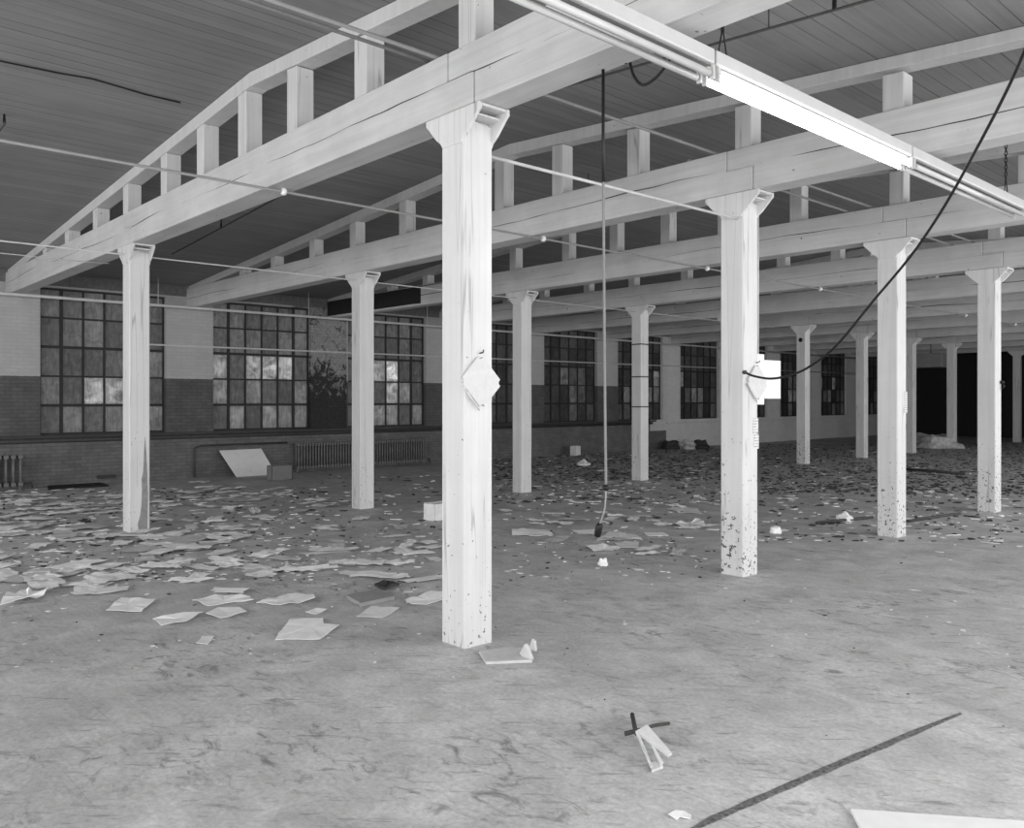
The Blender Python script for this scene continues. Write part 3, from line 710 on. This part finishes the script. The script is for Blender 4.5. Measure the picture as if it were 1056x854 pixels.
ZONES = [  # x0, x1, y0, y1 (where they lie in the photograph), count, scale, label, group
    (-10, 128, 506, 536, 46, 1.0, 'pale paper sheet littering the floor between the short radiator and the first far column', 'papers by the short radiator'),
    (-10, 250, 532, 575, 64, 1.05, 'pale paper sheet in the dense litter around the foot of the first far column', 'papers around the first far column'),
    (150, 345, 497, 540, 40, 1.0, 'pale paper sheet strewn between the first far column and the leaning board', 'papers before the leaning board'),
    (-10, 120, 572, 622, 22, 1.15, 'pale paper sheet at the thinning near edge of the litter, away from any column', 'papers at the near edge of the litter'),
    (130, 330, 565, 612, 26, 1.0, 'pale paper sheet in the loose middle of the litter, short of the wide ragged sheet', 'papers in the middle of the litter'),
    (330, 452, 535, 612, 24, .95, 'pale paper sheet between the second far column and the nearest column', 'papers between the two columns'),
    (512, 735, 505, 585, 26, .8, 'pale paper scrap between the nearest column and the boxed column', 'papers around the hanging cord'),
    (800, 1050, 480, 560, 16, .6, 'pale paper scrap on the bare floor about the third and fourth columns', 'papers by the third and fourth columns'),
]
for x0, x1, y0, y1, n, s, lab, grp in ZONES:
    for i in range(n):
        for _ in range(20):
            v = at(random.uniform(x0, x1), random.triangular(y0, y1, y0 + .45 * (y1 - y0)), Z=0)
            if not blocked(v): break
        o = bpy.data.objects.new('paper_sheet', random.choice(SHEETS)); C.objects.link(o)
        o.location = (v.x, v.y, random.uniform(0, .012)); o.rotation_euler = (0, 0, random.uniform(0, 2 * PI)); k = s * random.uniform(.75, 1.2); o.scale = (k, k * random.uniform(.8, 1.1), random.uniform(.5, 1.3))
        tag(o, lab, 'paper', grp)
# folder and plank
poly_sheet([(357, 618), (372, 626.5), (407, 619), (389, 611)], 'dark flat folder lying among white sheets near the nearest column', 'card', .004, .03, name='folder', cat='folder')
poly_sheet([(386, 608), (392, 611), (412, 606), (400, 602)], 'dark crumpled wrapper behind the flat folder', 'junk', .004, .02, .03, name='wrapper', cat='wrapper')
t = thing('broken_plank', 'short pale plank with a splintered end beside the nearest column', 'plank', (.36, .03, 0))
def floor_prism(px, z0, z1, name, mat, par):
    q = [at(x, y, Z=0) for x, y in px]
    MB().prism([(p.x - par.location.x, p.y - par.location.y) for p in q], 'z', z0, z1, .002).obj(name, mat, par)
floor_prism([(494, 675), (501, 686), (549, 684), (541, 671), (520, 671)], .002, .020, 'plank', 'wood', t)
b = MB(); v = at(547, 678, Z=0) - t.location
b.prism([(v.x - .03, .03), (v.x + .06, .0), (v.x + .075, .02), (v.x + .02, .10)], 'y', v.y - .07, v.y - .04, .002); b.obj('splinter', 'wood', t)
b = MB(); b.prism([(v.x - .06, .03), (v.x + .0, .03), (v.x - .01, .09), (v.x - .03, .10)], 'y', v.y + .04, v.y + .06, .002)
b.obj('splinter', 'wood', t)
# broken bracket on the bare floor
bc = at(668, 772, Z=0); t = thing('broken_bracket', 'broken pale wooden bracket lying on the bare floor in front', 'bracket', (bc.x, bc.y, 0))
def P3(x, y, z): v = at(x, y, Z=z); return v - Vector((bc.x, bc.y, 0))
def slab(name, pts, th, mat):
    b = bmesh.new(); vs = [b.verts.new(p) for p in pts]; f = b.faces.new(vs); r = bmesh.ops.extrude_face_region(b, geom=[f])
    bmesh.ops.translate(b, verts=[v for v in r['geom'] if isinstance(v, bmesh.types.BMVert)], vec=(0, 0, -th)); bmesh.ops.recalc_face_normals(b, faces=b.faces)
    m = MB(); m.add(b); return m.obj(name, mat, t)
slab('top_strip', [P3(655.5, 754, .105), P3(667.5, 747, .105), P3(693, 776.5, .03), P3(689, 778.5, .03)], .010, 'wood')
slab('side_strip', [P3(655.5, 754, .10), P3(659, 756, .10), P3(673, 790, .018), P3(671, 791, .018)], .010, 'wood')
slab('inner_strip', [P3(671, 767, .06), P3(673, 767, .06), P3(684, 786, .018), P3(681, 789, .018)], .010, 'wood')
slab('end_strip', [P3(670.5, 786, .02), P3(683, 785, .02), P3(684, 790, .012), P3(672, 794.5, .012)], .010, 'wood')
MB().tube([P3(652, 737, .03), P3(655, 752, .06), P3(657, 757, .05)], .012, 6).obj('dark_stick', 'dwood', t)
MB().tube([P3(644, 757, .02), P3(652, 755, .03), P3(660, 753, .06)], .012, 6).obj('dark_stick', 'dwood', t)
MB().tube([P3(664, 751, .05), P3(676, 748, .03), P3(690, 746, .008)], .008, 6).obj('dark_stick', 'dwood', t)
# slot in the floor, filled with dirt
q = [at(x, y, Z=0) for x, y in ((709, 857), (716, 857), (738, 848), (760, 837.5), (780, 829.5), (800, 820), (818, 813), (835, 804.5), (853, 798), (870, 790), (886, 783.5), (900, 777), (915, 771.5), (930, 764), (945, 758), (960, 751), (992, 737), (990, 735.5), (958, 747.5), (942, 753.5), (925, 760.5), (912, 766), (897, 772.5), (880, 778.5), (860, 787.5), (846, 793), (830, 800.5), (812, 808), (790, 818), (772, 825), (755, 833.5), (734, 842))]
o = MB().prism([(p.x, p.y) for p in q], 'z', .0005, .004).obj('floor_slot', 'groove'); tag(o, 'long dark dirt-filled slot in the bare floor in front', 'slot')
# board cut by the frame corner
a0, a1 = at(877, 838, Z=0), at(1056, 850.5, Z=0); u = (a1 - a0).normalized(); n = Vector((u.y, -u.x, 0))
q = [a0, a0 + u * 1.0, a0 + u * 1.0 + n * .55, a0 + n * .55]
o = MB().prism([(p.x, p.y) for p in q], 'z', .001, .016, .002).obj('white_board', 'bboard'); tag(o, 'white flat board on the floor cut off by the lower frame edge', 'board')
# poles, rubble heap and stray lumps far off
def pole(p0, p1, r, label, mat='dwood'):
    a, b = at(*p0, Z=0), at(*p1, Z=0)
    return tag(MB().tube([(a.x, a.y, r), (a.x * .6 + b.x * .4, a.y * .6 + b.y * .4, r + .003), (b.x, b.y, r)], r, 8).obj('wooden_pole', mat), label, 'pole')
pole((934, 485), (995, 490), .03, 'dark pole lying on the floor between the third and fourth columns')
pole((842, 541), (900, 535), .02, 'dark stick on the floor short of the third column')
pole((936, 539), (990, 531), .02, 'dark stick on the floor beyond the third column')
def lump(px, py, r, hgt, mat, name, label, cat, group=None, n=14):
    v = at(px, py, Z=0); rnd = random.Random(int(px * 7 + py)); b = bmesh.new(); bmesh.ops.create_icosphere(b, subdivisions=3, radius=1)
    for w in b.verts:
        s = 1 + .35 * (math.sin(w.co.x * 4 + px) * math.cos(w.co.y * 5 + py) + .5 * math.sin(w.co.z * 9 + px)) * .6 + rnd.uniform(-.07, .07)
        w.co = Vector((w.co.x * r * s, w.co.y * r * s, max(w.co.z, -.05) * hgt * s + .02 * hgt))
    z = min(w.co.z for w in b.verts)
    for w in b.verts: w.co.z -= z
    m = MB(); m.add(b); o = m.obj(name, mat); o.location = (v.x, v.y, 0); return tag(o, label, cat, group)
lump(962, 462, .8, .42, 'rubble', 'rubble_heap', 'pale fluffy rubble heap beside a far column', 'rubble')
lump(871, 537, .10, .10, 'paper', 'plaster_lump', 'white plaster lump on the floor short of the third column', 'plaster')
lump(800, 550, .07, .08, 'paper', 'plaster_lump', 'white plaster lump on the floor just past the boxed column', 'plaster')
lump(602, 480, .14, .12, 'paper', 'plaster_lump', 'white lump on the floor beyond the hanging cord by the small pale box', 'plaster')
lump(622, 583, .05, .06, 'paper', 'plaster_lump', 'small white crumb on the floor in front of the crumpled sheet below the connector', 'plaster')
for px, lab in ((692, 'dark bag heaped against the white wall, end nearest the dado'), (709, 'pale bundle between two dark bags against the white wall'), (722, 'dark bag heaped against the white wall, far end of the row')):
    lump(px, 463.2, .30, .26, 'rubble' if px == 709 else 'junk', 'rubbish_bag', lab, 'bag')
v = at(960, 372, D=30.0)
t = thing('unit_heater', 'dim grey heater box hung under the ceiling in the dark far end', 'heater', (v.x, v.y, v.z - .25))
MB().box(-.6, .5, -.3, .3, 0, .5, .03).obj('casing', 'metal', t); MB().tube([(0, 0, .5), (0, 0, zc(v.x) - v.z + .25)], .03, 8).obj('hanger_rod', 'metal', t)

# fine litter nobody could count: flakes, splinters, torn bits
def litter(name, mat, zones, label, s0, s1, th):
    b = bmesh.new(); rnd = random.Random(len(name))
    for x0, x1, y0, y1, n in zones:
        for _ in range(n):
            v = at(rnd.uniform(x0, x1), y0 + (y1 - y0) * rnd.random() ** 1.2, Z=0)
            if blocked(v) and v.x > XW + .6: continue
            if v.x < XW + .1: continue
            far_ = min(1.0, max(.16, ((v - CAM).length - 4.0) / 9.0)); s = rnd.uniform(s0, s1) * (1 if rnd.random() < .85 else 1.8) * far_; a = rnd.uniform(0, PI); asp = rnd.uniform(.25, .9)
            zt = rnd.uniform(.2, 1) * th * far_
            pts = []
            for k in range(4):
                an = a + PI / 2 * k + rnd.uniform(-.35, .35); rr = s * (asp if k % 2 else 1)
                pts.append((v.x + math.cos(an) * rr, v.y + math.sin(an) * rr))
            lo = [b.verts.new((p[0], p[1], .0008)) for p in pts]; hi = [b.verts.new((p[0], p[1], zt * rnd.uniform(.3, 1) + .002)) for p in pts]
            b.faces.new(hi)
            for k in range(4): b.faces.new((lo[k], lo[(k + 1) % 4], hi[(k + 1) % 4], hi[k]))
    bmesh.ops.recalc_face_normals(b, faces=b.faces)
    m = MB(); m.add(b); o = m.obj(name, mat); tag(o, label, 'litter', None, 'stuff'); return o
litter('paper_litter', 'paper2', [(-10, 330, 504, 600, 520), (330, 460, 490, 610, 110), (510, 745, 468, 520, 360), (520, 740, 520, 600, 90), (785, 1056, 462, 560, 420), (-10, 480, 600, 700, 60), (500, 1056, 560, 700, 50)], 'pale flakes and torn bits scattered over the whole floor', .02, .075, .012)
litter('dark_litter', 'junk', [(-10, 330, 504, 600, 420), (330, 460, 490, 610, 110), (510, 745, 462, 520, 620), (520, 740, 520, 600, 80), (785, 1056, 458, 510, 2200), (510, 745, 460, 496, 1400), (785, 1056, 500, 560, 300), (-10, 480, 600, 700, 14), (500, 1056, 560, 760, 26)], 'dark chips and splinters scattered over the whole floor', .012, .058, .025)

# ------------------------------------------------------------------ light: daylight through the windows beside and behind the camera
def area(name, loc, rot, sx, sy, e):
    d = bpy.data.lights.new(name, 'AREA'); d.shape = 'RECTANGLE'; d.size = sx; d.size_y = sy; d.energy = e
    o = bpy.data.objects.new(name, d); C.objects.link(o); o.location = loc; o.rotation_euler = rot
for y0, e in zip(EW, EWE):
    area('daylight_right', (XE - .02, y0 + WW / 2, 2.1), (0, PI / 2, 0), 2.4, WW, e * LR)
for x0 in BWX:
    area('daylight_back', (x0 + WW / 2, YB + .02, 2.1), (PI / 2, 0, 0), WW, 2.4, LB)
wd = bpy.data.worlds.new('world'); SC.world = wd; wd.use_nodes = True
wd.node_tree.nodes['Background'].inputs[0].default_value = (1, 1, 1, 1); wd.node_tree.nodes['Background'].inputs[1].default_value = 1.7

SC.view_settings.view_transform = 'Standard'; SC.view_settings.look = 'None'; SC.view_settings.gamma = 1.0
SC.view_settings.use_curve_mapping = False; SC.view_settings.exposure = 0.1
SC.cycles.max_bounces = 8; SC.cycles.diffuse_bounces = 5
